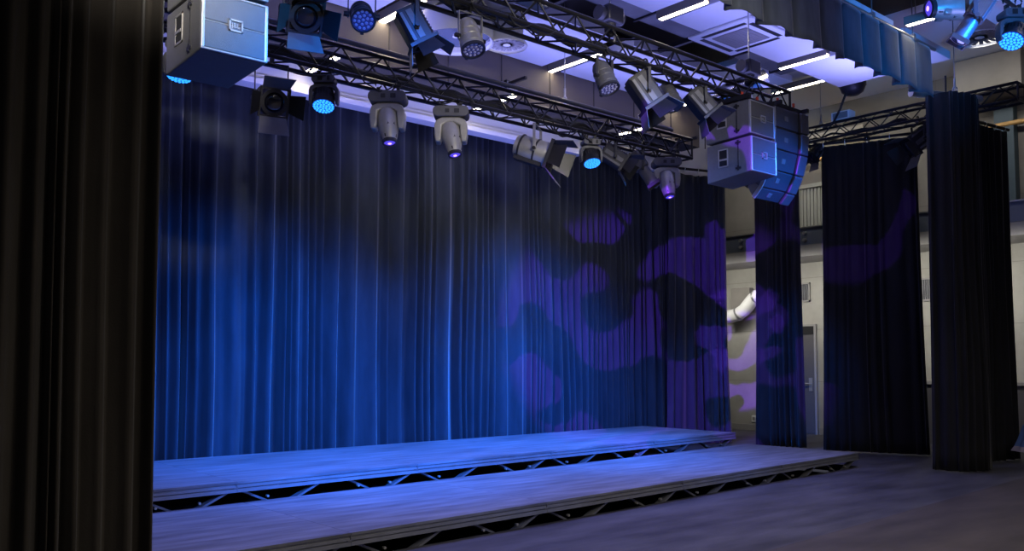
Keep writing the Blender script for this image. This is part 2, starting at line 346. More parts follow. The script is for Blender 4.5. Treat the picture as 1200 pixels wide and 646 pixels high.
# ------------------------------------------------------------------ decks
def deck(x0, x1, ff, yb0, yb1, zt, label, group, last):
    y0, y1 = ff(x0), ff(x1); g = .0015
    ox, oy = (x0 + x1) / 2, (y0 + y1) / 2
    t = thing('stage_deck', (ox, oy, 0), label, 'stage deck', group)
    a = Vector((x0 + g - ox, y0 - oy, 0)); bq = Vector((x1 - g - ox, y1 - oy, 0)); cq = Vector((x1 - g - ox, yb1 - oy, 0)); dq = Vector((x0 + g - ox, yb0 - oy, 0))
    def sl(mb, ins, za, zb):
        u = (bq - a).normalized(); n = Vector((-u.y, u.x, 0))
        A = a + n * ins + u * 0; B = bq + n * ins - u * 0
        return mb.hexa([A + UP * za, B + UP * za, cq + UP * za, dq + UP * za, A + UP * zb, B + UP * zb, cq + UP * zb, dq + UP * zb])
    sl(MB(), 0, zt - .022, zt).build('deck_board', 'deck', t, smooth=0)
    m = MB(); sl(m, .012, zt - .04, zt - .022); sl(m, .0, zt - .058, zt - .04); sl(m, .014, zt - .068, zt - .058); sl(m, .0, zt - .10, zt - .068)
    m.build('edge_rail', 'alu', t, smooth=0)
    u = (bq - a).normalized(); n = Vector((-u.y, u.x, 0)); L = (bq - a).length; zb = max(-.17, zt - .46)
    run = (zt - .1 - zb) * 2.2 / L
    for s0, sg in ((.04, 1), (.42, -1), (.60, 1), (.96, -1)):
        A = a + u * (s0 * L) + n * (.09 + .02 * sg) + UP * (zt - .1); Bp = a + u * (min(.97, max(.03, s0 + sg * run)) * L) + n * (.09 + .02 * sg) + UP * zb
        MB().bar(A, Bp, .085, .02, n.cross(Bp - A)).build('brace', 'brace', t)
    MB().bar(a + u * .01 + n * .09 + UP * (zb - .015), bq - u * .01 + n * .09 + UP * (zb - .015), .05, .03).build('base_rail', 'brace', t)
    for s_ in (.1, .9): q = a + u * (s_ * L) + n * .09; MB().cyl(q + UP * -.2, q + UP * (zb - .01), .02, n=10).build('foot', 'brace', t)
    mid = a + u * (.5 * L)
    for s in (.16, .35, .65, .84):
        q = a + u * (s * L) + n * .07
        MB().cyl(q + UP * (zt - .17), q + UP * (zt - .17) - n * .03, .012, n=8).build('brace_bolt', 'silver', t)
    if not last:
        q = bq
        MB().bb(q.x - .035, q.x - .002, q.y - .008, q.y + .004, zt - .064, zt - .054).bb(q.x - .008, q.x - .002, q.y - .006, q.y + .004, zt - .054, zt - .02).build('latch', 'brace', t)
    return t
UPW = ['beside the charcoal curtain', 'second from the charcoal curtain', 'third from the charcoal curtain', 'fourth from the charcoal curtain', 'at the right end']
for i in range(5):
    x0, x1 = 1.4 + i * 2.09, 1.4 + (i + 1) * 2.09
    deck(x0, x1, fl_up, 10.16, 10.16, .4, 'grey upper tier stage deck against the blue curtain, ' + UPW[i], 'upper tier stage decks', i == 4)
for i in range(5):
    x0, x1 = 1.4 + i * 2.158, 1.4 + (i + 1) * 2.158
    deck(x0, x1, fl_low, fl_up(x0) + .02, fl_up(x1) + .02, .2, 'grey lower tier stage deck in front of the upper tier, ' + UPW[i], 'lower tier stage decks', i == 4)

# ------------------------------------------------------------------ curtains
def curtain(name, path, z0, z1, fold, amp, label, cat, m, seed=1, per=9, rows=22, flare=0, top_amp=.55, skew=0, group=None, thick=.004, ridge=1.0, zfun=None):
    rnd = random.Random(seed)
    pts = [Vector((x, y, 0)) for x, y in path]
    seg = [(pts[i + 1] - pts[i]).length for i in range(len(pts) - 1)]; L = sum(seg)
    nf = max(2, int(L / fold))
    wd = [rnd.uniform(.35, 1.0) + (rnd.random() ** 3) * 1.8 for _ in range(nf)]; s = sum(wd); am = [rnd.uniform(.35, 1.4) for _ in range(nf)]; sh = [rnd.uniform(-.5, .5) for _ in range(nf)]
    us, fs, ix = [], [], []; u = 0
    for k in range(nf):
        w = wd[k] / s
        for j in range(per): us.append(u + w * j / per); fs.append(j / per); ix.append(k)
        u += w
    us.append(1); fs.append(1); ix.append(nf - 1)
    bm = bmesh.new(); grid = []
    def pos(u):
        d = u * L
        for i, g in enumerate(seg):
            if d <= g or i == len(seg) - 1:
                t = pts[i + 1] - pts[i]; q = pts[i] + t * (d / g); tn = t.normalized(); break
            d -= g
        # smoothed normal
        return q, Vector((tn.y, -tn.x, 0)), tn
    for r in range(rows + 1):
        tz = r / rows; row = []
        h = 1 - tz                                   # 1 at the bottom
        A = amp * (top_amp + (1 - top_amp) * min(1, h * 1.6))
        for u, f, k in zip(us, fs, ix):
            q, n, tn = pos(u)
            k2 = min(nf - 1, k + 1)
            a_ = am[k] * (1 - f) + am[k2] * f
            base = .5 - .5 * math.cos(2 * PI * f)
            base = base ** ridge
            wob = .35 * math.sin(4 * PI * f + 6 * sh[k] + 1.5 * h * sh[k]) * (.3 + .7 * h)
            off = A * a_ * (base - .5 + wob * .4) + A * .5 * noise.noise(Vector((u * L * 2.2, h * 1.5 + seed * 3.1, seed)))
            lat = fold * .35 * noise.noise(Vector((u * L * 1.7 + 20, h * 2.0, seed * 1.7))) * h
            c = (u - .5) * 2
            p = q + n * off + tn * (lat * (1 - abs(c) ** 4) + c * flare * h * h)
            za = z0 if zfun is None else zfun(u)
            row.append(bm.verts.new((p.x, p.y, za + (z1 - za) * tz)))
        grid.append(row)
    for a, b_ in zip(grid, grid[1:]):
        for i in range(len(a) - 1): bm.faces.new((a[i], a[i + 1], b_[i + 1], b_[i]))
    me = bpy.data.meshes.new(name); bm.to_mesh(me); bm.free(); me.materials.append(MT[m])
    me.polygons.foreach_set('use_smooth', [True] * len(me.polygons))
    o = bpy.data.objects.new(name, me); COL.objects.link(o)
    sm = o.modifiers.new('solid', 'SOLIDIFY'); sm.thickness = thick; sm.offset = 0
    return tag(o, label, cat, group)
curtain('stage_curtain', [(2.2, 10.32), (12.95, 10.32)], .02, 5.25, .15, .16, 'wide pleated stage curtain lit blue behind the decks', 'curtain', 'velblue', 3, rows=26, ridge=1.6, per=12)
curtain('stage_curtain', [(12.62, 10.16), (13.3, 10.1), (13.85, 9.8)], .02, 5.0, .15, .11, 'narrow dark curtain with purple patches at the right end of the blue curtain', 'curtain', 'velblue', 5, flare=.08)
curtain('leg_curtain', [(13.82, 9.15), (13.9, 8.75), (13.98, 8.35)], .02, 5.3, .11, .12, 'slim leg curtain tinted blue under the hanging line array', 'curtain', 'velleg', 8, flare=.05)
curtain('flat_drape', [(13.92, 7.86), (14.38, 6.42)], .02, 5.22, .13, .07, 'tall flat black curtain panel on a pipe in front of the balcony', 'curtain', 'velblack', 11, flare=.07)
curtain('leg_curtain', [(12.56, 5.47), (12.6, 5.12), (13.0, 4.98), (13.5, 5.12)], .015, 5.3, .10, .10, 'front black leg curtain hanging at the right, nearest the valance end', 'curtain', 'velblack', 14, flare=.05)
curtain('leg_curtain', [(13.75, 5.42), (14.35, 5.36), (14.98, 5.25)], .015, 5.15, .12, .10, 'black curtain just behind the front leg curtain at the right', 'curtain', 'velblack', 17, flare=.05)
curtain('leg_curtain', [(.2, 5.55), (1.0, 5.5), (1.90, 5.5)], .015, 6.2, .10, .10, 'tall charcoal velour leg curtain filling the left edge', 'curtain', 'velgrey', 21, rows=26, flare=.02, per=12)
# valance: box pleats with a stepped lower edge
def valance():
    t = thing('valance', (11.9, 5.1, 5.75), 'short pleated grey blue valance hanging from a pipe at top right', 'valance')
    bm = bmesh.new(); rnd = random.Random(4)
    x = 0.0; prof = []
    while x > -7.2:
        w = rnd.uniform(.44, .6)
        for j in range(9):
            f = j / 8; prof.append((x - w * f * .86, -.03 - .035 * math.sin(PI * f) ** .6, 0))
        for j in range(1, 5):
            f = j / 5; prof.append((x - w * (.86 + .14 * f) + .02 * math.sin(PI * f), -.03 + .13 * math.sin(PI * f), 1))
        x -= w
    rows = 10; grid = []
    for r in range(rows + 1):
        tz = r / rows; row = []
        for i, (px, py, k) in enumerate(prof):
            q = noise.noise(Vector((px * 3, tz * 2, 5))) * .025 * tz
            row.append(bm.verts.new((px + q, (py * (.35 + .75 * tz)) + q, -.02 - .68 * tz - .012 * math.sin(i * .9) * tz + (.03 if k else 0) * tz)))
        grid.append(row)
    for a, b_ in zip(grid, grid[1:]):
        for i in range(len(a) - 1): bm.faces.new((a[i], a[i + 1], b_[i + 1], b_[i]))
    me = bpy.data.meshes.new('drape'); bm.to_mesh(me); bm.free(); me.materials.append(MT['velval']); me.polygons.foreach_set('use_smooth', [True] * len(me.polygons))
    o = bpy.data.objects.new('drape', me); COL.objects.link(o); o.parent = t
    sm = o.modifiers.new('s', 'SOLIDIFY'); sm.thickness = .006
    MB().cyl((-7.3, 0, 0), (.15, 0, 0), .024, n=12).build('pipe', 'steel', t)
    for px in (-.5, -1.6, -2.9, -4.4): MB().cyl((px, 0, 0), (px, 0, .9), .008, n=6).bb(px - .03, px + .03, -.03, .03, -.03, .05).build('hanger', 'steel', t)
    for q in range(20):
        pass
valance()
def pipe(p0, p1, label, ties, r=.024, m='steel', drops=None, name='curtain_pipe'):
    p0, p1 = Vector(p0), Vector(p1); o = (p0 + p1) / 2
    t = thing(name, o, label, 'pipe')
    MB().cyl(p0 - o, p1 - o, r, n=12).build('bar', m, t)
    for k in range(ties):
        q = p0.lerp(p1, (k + .5) / ties) - o
        MB().tube([q + Vector((0, 0, .035)), q + (p1 - p0).normalized().cross(UP) * .035, q + Vector((0, 0, -.06)), q - (p1 - p0).normalized().cross(UP) * .035], .008, 6, True).build('tie', 'white', t)
    for q, z in (drops or []):
        c = p0.lerp(p1, q) - o
        MB().cyl(c, c + Vector((0, 0, z)), .014, n=8).build('drop_rod', 'black', t); MB().box(c, (.07, .07, .08)).build('clamp', 'black', t)
pipe((13.86, 7.98, 5.27), (14.42, 6.3, 5.27), 'black pipe carrying the tall flat black curtain panel', 5, m='black', drops=[(.5, .15)])
pipe((12.45, 5.62, 5.36), (13.55, 5.1, 5.36), 'bright steel pipe above the front leg curtain', 5, r=.06, drops=[(.5, .3)])
pipe((13.7, 5.45, 5.2), (15.05, 5.26, 5.2), 'dark pipe carrying the rear right curtain', 5, m='black')
pipe((12.55, 10.2, 5.08), (13.95, 9.75, 5.08), 'dark pipe carrying the narrow purple patched curtain', 5, m='black')
pipe((13.8, 9.25, 5.34), (14.0, 8.3, 5.34), 'dark pipe carrying the slim blue tinted leg curtain', 4, m='black')

# ------------------------------------------------------------------ trusses
def truss(p0, p1, label, w=.27, h=.27, bay=.5, clutter=0, capped=True):
    p0, p1 = Vector(p0), Vector(p1); o = (p0 + p1) / 2; a, b_ = p0 - o, p1 - o
    t = thing('lighting_truss', o, label, 'truss')
    u = (b_ - a).normalized(); s = u.cross(UP).normalized(); L = (b_ - a).length
    C = {}
    for i, (ss, zz) in enumerate(((-1, 0), (1, 0), (-1, 1), (1, 1))):
        off = s * (ss * w / 2) + UP * (zz * h); C[(ss, zz)] = off
        MB().cyl(a + off, b_ + off, .024, n=10).build('chord', 'truss', t)
    nb = int(L / bay)
    for nm, c0, c1 in (('side_lacing', (-1, 0), (-1, 1)), ('side_lacing', (1, 0), (1, 1)), ('bottom_lacing', (-1, 0), (1, 0)), ('top_lacing', (-1, 1), (1, 1))):
        m = MB()
        for k in range(nb):
            q0 = a + u * (L * k / nb); q1 = a + u * (L * (k + .5) / nb); q2 = a + u * (L * (k + 1) / nb)
            m.cyl(q0 + C[c0], q1 + C[c1], .0105, n=6); m.cyl(q1 + C[c1], q2 + C[c0], .0105, n=6)
        m.build(nm, 'truss', t)
    m = MB()
    for q in (a, b_):
        for c0, c1 in (((-1, 0), (1, 0)), ((1, 0), (1, 1)), ((1, 1), (-1, 1)), ((-1, 1), (-1, 0))): m.cyl(q + C[c0], q + C[c1], .016, n=8)
    m.build('end_frame', 'truss', t)
    return t
T1Y, T1Z, T2Y, T2Z = 6.2, 4.70, 8.33, 4.60
truss((1.2, T1Y, T1Z), (10.0, T1Y, T1Z), 'near black box truss ending above the right loudspeakers')
truss((1.8, T2Y, T2Z), (10.75, T2Y, T2Z), 'far black box truss hung in front of the blue curtain', h=.29)
truss((14.0, 4.7, 5.34), (14.0, 11.0, 5.34), 'black truss crossing over the right hand curtains', h=.25)
# silver pipe riding on the far truss
pipe((1.8, T2Y - .2, T2Z + .33), (10.2, T2Y - .2, T2Z + .33), 'long dull grey pipe along the top of the far truss', 0, r=.028, m='fix', name='rigging_pipe')
# cable looms
def loom(pts, r, label, m='cable', name='cable_loom', amp=.03, n=70, seed=1, cat='cable', k=3):
    rnd = random.Random(seed); P = [Vector(p) for p in pts]; mb = MB()
    tot = [0]
    for a, b_ in zip(P, P[1:]): tot.append(tot[-1] + (b_ - a).length)
    for q in range(k):
        out = []
        for i in range(n + 1):
            d = tot[-1] * i / n; j = max(x for x in range(len(P) - 1) if tot[x] <= d + 1e-9)
            f = (d - tot[j]) / (tot[j + 1] - tot[j]); c = P[j].lerp(P[j + 1], f)
            out.append(c + Vector((0, noise.noise(Vector((d * 2.1, q * 7, seed))) * amp, noise.noise(Vector((d * 2.7, q * 5 + 3, seed))) * amp - abs(math.sin(d * 1.7 + q)) * amp * .7)))
        mb.tube(out, r, 6)
    return tag(mb.build(name, m), label, cat)
loom([(2, T2Y, T2Z + .15), (10.6, T2Y, T2Z + .13)], .022, 'thick black cable bundle running inside the far truss', amp=.07, k=6, seed=3, n=110)
loom([(1.6, T1Y + .05, T1Z + .12), (9.8, T1Y + .05, T1Z + .12)], .02, 'thick black cable bundle running inside the near truss', amp=.07, k=6, seed=5, n=110)
loom([(14.0, 6.4, 5.42), (14.0, 10.6, 5.42)], .02, 'black cable bundle lying in the truss over the right hand curtains', amp=.06, k=4, seed=9)
def swag(x0, x1, y, z, sag, label, r=.008, n=14, m='cable'):
    pts = [(x0 + (x1 - x0) * i / n, y + .02 * math.sin(i), z - sag * 4 * (i / n) * (1 - i / n)) for i in range(n + 1)]
    tag(MB().tube(pts, r, 6).build('power_cable', m), label, 'cable', 'looped fixture cables under the trusses')
SW = [(3.6, 4.7, T2Y - .2, T2Z - .02, .12, 'cable sagging from far truss between round fresnel and wash head'), (4.9, 5.35, T2Y - .2, T2Z, .12, 'cable sagging between the blue wash head and first moving head'),
      (5.7, 6.2, T2Y - .2, T2Z, .10, 'cable sagging between the two silver moving heads'), (6.4, 7.1, T2Y - .2, T2Z, .12, 'cable sagging right of the second moving head'),
      (7.6, 8.25, T2Y - .2, T2Z, .15, 'deep cable loop above the silver barrel fresnel'), (7.75, 8.1, T2Y - .22, T2Z, .16, 'shorter cable loop above the silver barrel fresnel'), (8.3, 8.75, T2Y - .2, T2Z, .15, 'cable loop between barrel fresnel and second wash head'),
      (9.2, 9.9, T2Y - .2, T2Z, .12, 'cable loop above the profile spotlight on the far truss'),
      (4.75, 5.5, T1Y - .18, T1Z, .13, 'cable loop under the near truss right of the silver LED can'), (5.2, 5.8, T1Y - .18, T1Z, .1, 'flat cable loop under the near truss above the trumpet diffuser'),
      (6.5, 7.0, T1Y - .18, T1Z, .06, 'short cable loop between LED can and tilted box fresnel'), (7.4, 7.75, T1Y - .18, T1Z, .1, 'cable loop between box fresnel and its neighbouring LED can'), (7.9, 8.4, T1Y - .18, T1Z, .08, 'cable loop above the fresnel beside the loudspeakers')]
for s in SW: swag(*s)
p = at(655, 30, Y=6.0)
# cable hanging loop beside tilted fresnel (white)
# ------------------------------------------------------------------ fixtures
def hook(m, p=(0, 0, 0)):
    x, y, z = p
    m.tube([(x + .034 * math.cos(a), y, z + .034 * math.sin(a) + .026) for a in [PI * (-.35 + 1.5 * k / 8) for k in range(9)]], .009, 6)
    m.box((x, y, z - .03), (.035, .04, .05)).cyl((x, y, z - .05), (x, y, z - .085), .012, n=8)
def yoke(t, piv, half, top, M_axle, m='fixd', w=.035, th=.008, z0=-.08):
    ax = M_axle.normalized(); pe = ax.cross(UP).normalized(); b = MB()
    piv = Vector(piv); T = Vector((piv.x * .4, piv.y * .4, z0))
    for s in (-1, 1): b.bar(piv + ax * (half * s) - UP * .03, Vector((T.x, T.y, 0)) + ax * (half * s) + UP * (z0 + th / 2), w, th, ax)
    b.bar(Vector((T.x, T.y, z0)) - ax * half, Vector((T.x, T.y, z0)) + ax * half, w, th, UP)
    yk = b.build('yoke', m, t, bevel=.002)
    for s in (-1, 1): MB().cyl(piv + ax * (half - .01) * s, piv + ax * (half + .035) * s, .022, n=10).build('tilt_knob', 'black', yk)
def leaf(t, F, base, hinge_x, out, w0, w1, ln, ang, mname):
    # a barn-door leaf hinged on the front frame; OUT: unit direction in the frame plane
    side = Vector((-out.y, out.x, 0)); d = out * math.sin(ang) + Vector((0, 0, 1)) * math.cos(ang)
    n = side.cross(d).normalized() * .003
    q = base + out * hinge_x
    P = [q - side * w0 / 2, q + side * w0 / 2, q + side * w1 / 2 + d * ln, q - side * w1 / 2 + d * ln]
    MB(F).hexa([p - n for p in P] + [p + n for p in P]).build('barn_door', mname, t)
def fresnel(label, loc, drop, d, kind='box', s=1.0, m='fixd', leaves=(1, 1, 1, 1), group='theatre fresnels', lean=.0, mtop=None, leafang=(.5, .6, .5, .6)):
    t = thing('fresnel_spotlight', loc, label, 'spotlight', group)
    R = frame(d); F = Matrix.Translation((0, 0, -drop)) @ R @ Matrix.Scale(s, 4)
    cl = MB(); hook(cl); cl.build('clamp', 'black', t)
    ax = R.to_3x3() @ Vector((1, 0, 0))
    yoke(t, (0, 0, -drop), .165 * s, 0, ax, 'fixd' if m != 'silver' else 'silver')
    if kind == 'box':
        b = MB(F)
        b.prism([(-.13, -.1), (-.1, -.125), (.1, -.125), (.13, -.1), (.13, .1), (.1, .125), (-.1, .125), (-.13, .1)], -.2, .13)
        bd = b.build('body', m, t, bevel=.004)
        b = MB(F)
        for k in range(9): b.box((0, .128, -.17 + k * .033), (.2, .008, .014))
        b.build('cooling_fins', m, bd)
        MB(F).box((-.137, 0, -.03), (.006, .06, .3)).box((.137, 0, -.03), (.006, .06, .3)).box((-.137, -.08, -.03), (.006, .03, .3)).box((.137, -.08, -.03), (.006, .03, .3)).build('side_rail', 'fix', bd)
        MB(F).box((0, 0, -.21), (.2, .2, .03)).cyl((.05, .05, -.22), (.05, .05, -.26), .012, n=8).build('rear_cover', 'black', bd)
    else:
        bd = MB(F).lathe([(.06, -.25), (.105, -.235), (.12, -.2), (.125, -.1), (.125, .1), (.115, .13)], 28).build('body', m, t)
        MB(F).lathe([(.127, -.19), (.131, -.19), (.131, -.17), (.127, -.17)], 28).lathe([(.127, -.02), (.131, -.02), (.131, 0), (.127, 0)], 28).box((0, -.12, -.06), (.14, .05, .3)).build('casing', 'fixd', bd, bevel=.004)
    # front frame ring
    b = MB(F)
    n = 24
    out = [(.15, .15), (-.15, .15), (-.15, -.15), (.15, -.15)]
    b.box((0, .14, .15), (.30, .022, .035)).box((0, -.14, .15), (.30, .022, .035)).box((.14, 0, .15), (.022, .26, .035)).box((-.14, 0, .15), (.022, .26, .035))
    b.lathe([(.1, .145), (.135, .145), (.135, .165), (.1, .165)], 28, capa=False, capb=False)
    b.prism([(.1 * math.cos(a), .1 * math.sin(a)) for a in [2 * PI * k / 24 for k in range(24)]], .128, .131)
    ff = b.build('front_frame', 'fixd', t)
    MB(F).lathe([(.102, .132), (.09, .15), (.06, .163), (.001, .168)], 28, capb=False).build('lens', 'lens', ff)
    base = Vector((0, 0, .165))
    for k, o in enumerate((Vector((0, 1, 0)), Vector((1, 0, 0)), Vector((0, -1, 0)), Vector((-1, 0, 0)))):
        if leaves[k]: leaf(ff, F, base, .145, o, .26 if k % 2 == 0 else .18, .31 if k % 2 == 0 else .24, .19, leafang[k], 'black' if k % 2 else 'fix')
    return t
def par(label, loc, drop, d, s=1.0, m='fix'):
    t = thing('led_par_can', loc, label, 'LED par can', 'LED par cans on the near truss')
    R = frame(d); F = Matrix.Translation((0, 0, -drop)) @ R @ Matrix.Scale(s, 4)
    cl = MB(); hook(cl); cl.build('clamp', 'black', t)
    ax = R.to_3x3() @ Vector((1, 0, 0)); yoke(t, (0, 0, -drop), .128 * s, 0, ax, m, .03)
    cn = MB(F).lathe([(.045, -.2), (.075, -.19), (.095, -.14), (.10, -.1), (.10, -.085), (.108, -.08), (.108, -.06), (.104, -.055), (.104, -.02), (.11, -.015), (.11, .005), (.106, .01), (.106, .06), (.113, .065), (.113, .085), (.109, .09), (.109, .13)], 28).build('can', m, t)
    MB(F).lathe([(.109, .12), (.118, .12), (.118, .15), (.104, .15), (.104, .13)], 28, capa=False, capb=False).box((0, -.125, .135), (.03, .02, .025)).build('front_ring', 'fixd', cn)
    MB(F).lathe([(.105, .128), (.105, .134)], 28).build('led_panel', 'ledoff', cn)
    b = MB(F)
    for q, r in ((1, 0), (6, .042), (12, .08)):
        for k in range(q):
            a = 2 * PI * k / q + r * 9
            b.cyl((r * math.cos(a), r * math.sin(a), .134), (r * math.cos(a), r * math.sin(a), .141), .0155, .011, n=10)
    b.build('led_cells', 'ledcell', cn)
    return t
def rot_z(a): return Matrix.Rotation(a, 4, 'Z')
PANR = -HEAD
def rrect(w, h, c, n=5):
    P = []
    for cx, cy, a0 in ((w / 2 - c, h / 2 - c, 0), (-w / 2 + c, h / 2 - c, PI / 2), (-w / 2 + c, -h / 2 + c, PI), (w / 2 - c, -h / 2 + c, 1.5 * PI)):
        for k in range(n + 1): P.append((cx + c * math.cos(a0 + PI / 2 * k / n), cy + c * math.sin(a0 + PI / 2 * k / n)))
    return P
def yoke_poly(w, arm, top, bot, piv):
    # inverted U outline in (x, z), z measured down from 0
    o = w / 2
    return [(-o * .55, 0), (o * .55, 0), (o * .9, -top * .6), (o, -top * 1.5), (o, -piv), (o - arm * .15, -bot), (o - arm * .85, -bot), (o - arm, -piv), (o - arm * 1.05, -top * 1.6), (o - arm * 1.9, -top),
            (-o + arm * 1.9, -top), (-o + arm * 1.05, -top * 1.6), (-o + arm, -piv), (-o + arm * .85, -bot), (-o + arm * .15, -bot), (-o, -piv), (-o, -top * 1.5), (-o * .9, -top * .6)]
def mover(label, loc, pan, d, s=1.0, m='fix', name='moving_head_spot', flip=1, group='moving head spots on the far truss', cat='moving head light', lit=True):
    t = thing(name, loc, label, cat, group)
    P = rot_z(pan) @ Matrix.Scale(s, 4) @ Matrix.Diagonal((1, 1, flip, 1))
    for s_ in (-.11, .11): b = MB(P); hook(b, (s_, 0, 0)); b.build('clamp', 'black', t)
    b = MB(P @ Matrix.Translation((0, 0, -.135))); b.prism(rrect(.42, .125, .055), -.13, .13, 'y'); bs = b.build('base', 'fix', t, bevel=.008)
    MB(P @ Matrix.Translation((0, 0, -.135))).box((-.04, -.132, 0), (.05, .008, .045)).build('display_panel', 'fixd', bs); MB(P @ Matrix.Translation((0, 0, -.135))).box((.07, -.132, .0), (.06, .008, .05)).build('connector_panel', 'fixd', bs)
    b = MB(P @ Matrix.Translation((0, 0, -.2))); b.prism(yoke_poly(.385, .082, .06, .29, .2), -.095, .095, 'y'); b.build('yoke_arm', m, t, bevel=.014)
    R = frame(d); F = Matrix.Translation(P @ Vector((0, 0, -.38))) @ R @ Matrix.Scale(s, 4)
    hd = MB(F).lathe([(.05, -.19), (.085, -.18), (.108, -.14), (.115, -.08), (.116, 0), (.109, .08), (.088, .2), (.077, .25)], 20, sx=1.06, sy=1.06).build('head', m, t)
    b = MB(F)
    for a in (0, PI / 2, PI, 1.5 * PI):
        q = MB(F @ Matrix.Rotation(a + PI / 4, 4, 'Z'))
        b.bar(Vector((.108 * math.cos(a + .8), .108 * math.sin(a + .8), -.1)), Vector((.1 * math.cos(a + .8), .1 * math.sin(a + .8), .1)), .014, .012)
        b.bar(Vector((.1 * math.cos(a + .8), .1 * math.sin(a + .8), .1)), Vector((.081 * math.cos(a + .8), .081 * math.sin(a + .8), .235)), .014, .012)
        q.bm.free()
    b.build('head_ridges', 'fixd', hd)
    b = MB(F)
    b.box((0, .1, .07), (.09, .006, .07)).box((0, -.1, .07), (.09, .006, .07)).box((0, 0, .07), (.02, .2, .02))
    for k in range(4): b.box((.022 * (k - 1.5), .104, .07), (.012, .012, .06)); b.box((.022 * (k - 1.5), -.104, .07), (.012, .012, .06))
    b.build('vent_slots', 'black', hd)
    MB(F).lathe([(.078, .245), (.082, .25), (.082, .285), (.066, .29), (.066, .27)], 24, capa=False, capb=False).build('lens_ring', 'fixd', hd)
    MB(F).lathe([(.066, .27), (.05, .284), (.022, .29)], 24, capa=True, capb=True).build('lens', 'purple' if lit else 'lens', hd)
    if lit: MB(F).lathe([(.022, .29), (.012, .2935), (.001, .295)], 16, capa=True, capb=False).build('lens_core', 'purplecore', hd)
    return t
def wash(label, loc, pan, d, s=1.0):
    t = thing('led_wash_head', loc, label, 'LED wash light', 'LED wash moving heads')
    P = rot_z(pan) @ Matrix.Scale(s, 4)
    for s_ in (-.06, .06): b = MB(P); hook(b, (s_, 0, 0)); b.build('clamp', 'black', t)
    b = MB(P @ Matrix.Translation((0, 0, -.105))); b.prism(rrect(.24, .085, .035), -.09, .09, 'y'); bs = b.build('base', 'fix', t, bevel=.006)
    MB(P @ Matrix.Translation((0, 0, -.105))).box((-.03, -.094, 0), (.05, .008, .05)).box((.06, -.094, 0), (.03, .008, .05)).build('display_panel', 'black', bs)
    b = MB(P @ Matrix.Translation((0, 0, -.15))); b.prism(yoke_poly(.31, .036, .045, .22, .17), -.05, .05, 'y'); b.build('yoke_arm', 'fix', t, bevel=.008)
    F = Matrix.Translation(P @ Vector((0, 0, -.3))) @ frame(d) @ Matrix.Scale(s, 4)
    hd = MB(F).lathe([(.06, -.1), (.095, -.09), (.108, -.06), (.11, .06), (.117, .07), (.117, .1), (.112, .1)], 28).build('head', 'fixd', t)
    b = MB(F)
    for k in range(22):
        a = 2 * PI * k / 22; b.box((.107 * math.cos(a), .107 * math.sin(a), -.02), (.013, .013, .05))
    b.build('vent_slots', 'black', hd)
    MB(F).lathe([(.112, .098), (.112, .104)], 28).build('led_panel', 'ledblue', hd)
    b = MB(F)
    for q, r in ((1, 0), (6, .034), (12, .066), (18, .096)):
        for k in range(q):
            a = 2 * PI * k / q + r * 7; b.cyl((r * math.cos(a), r * math.sin(a), .104), (r * math.cos(a), r * math.sin(a), .112), .0145, .010, n=10)
    b.build('led_cells', 'cellblue', hd)
    return t
def profile(label, loc, drop, d, s=1.0, m='fix', hood=True, group=None, fins=False):
    t = thing('profile_spotlight', loc, label, 'spotlight', group)
    R = frame(d); F = Matrix.Translation((0, 0, -drop)) @ R @ Matrix.Scale(s, 4)
    cl = MB(); hook(cl); cl.build('clamp', 'black', t)
    ax = R.to_3x3() @ Vector((1, 0, 0)); yoke(t, (0, 0, -drop), .14 * s, 0, ax, 'fixd')
    b = MB(F); b.prism(rrect(.2, .2, .05), -.3, -.02); lh = b.build('lamp_house', m, t, bevel=.008)
    b = MB(F)
    for k in range(7): b.box((-.07 + k * .0233, .104, -.16), (.009, .014, .26)).box((-.07 + k * .0233, -.104, -.16), (.009, .014, .26)).box((.104, -.07 + k * .0233, -.16), (.014, .009, .26)).box((-.104, -.07 + k * .0233, -.16), (.014, .009, .26))
    b.build('cooling_fins', m, lh)
    br = MB(F).lathe([(.08, -.02), (.088, 0), (.088, .2), (.095, .21), (.095, .27), (.085, .27)], 24).build('barrel', m, t)
    MB(F).box((0, .1, .28), (.2, .012, .05)).box((0, -.1, .28), (.2, .012, .05)).box((.1, 0, .28), (.012, .2, .05)).box((-.1, 0, .28), (.012, .2, .05)).build('gel_frame', 'black', br)
    MB(F).lathe([(.084, .27), (.05, .285), (.001, .29)], 24, capb=False).build('lens', 'lens', br)
    return t
def place(px, py, Y, top):   # clamp point: on the truss line TOP above the body seen at a pixel
    p = at(px, py, Y=Y); return Vector((p.x, Y, top)), top - p.z
# near truss
f1 = T1Y - .13
L, dr_ = place(355, 14, f1, T1Z); fresnel('black box fresnel at the top edge right of the left loudspeaker, lens facing the hall', L, max(.25, dr_), aim(.35, -.75, .6), 'box', .9)
L, dr_ = place(424, 18, f1, T1Z); par('dark LED par can at the top edge, its purple grey face turned to the hall', L, dr_, aim(.22, -.72, .62), .86, 'fixd')
L, dr_ = place(487, 36, f1, T1Z); fresnel('box fresnel beneath the bright strip light at top left, pointing steeply down', L, dr_, aim(.48, .1, .85), 'box', .86)
L, dr_ = place(551, 45, f1, T1Z); par('silver LED par can in front of the large round air diffuser', L, dr_, aim(.22, -.3, .9), .95, 'silver')
L, dr_ = place(709, 92, f1, T1Z); par('grey LED par can hanging alone in the middle of the near truss', L, dr_, aim(.3, -.3, .9), .95, 'fix')
L, dr_ = place(757, 110, f1, T1Z); fresnel('box fresnel with blue lit lower leaf on the near truss between two LED par cans', L, dr_, aim(.55, .05, .8), 'box', 1.0)
L, dr_ = place(786, 115, T1Y + .13, T1Z); par('LED par can just right of the tilted box fresnel on the near truss', L, dr_, aim(.35, -.25, .85), .92, 'fix')
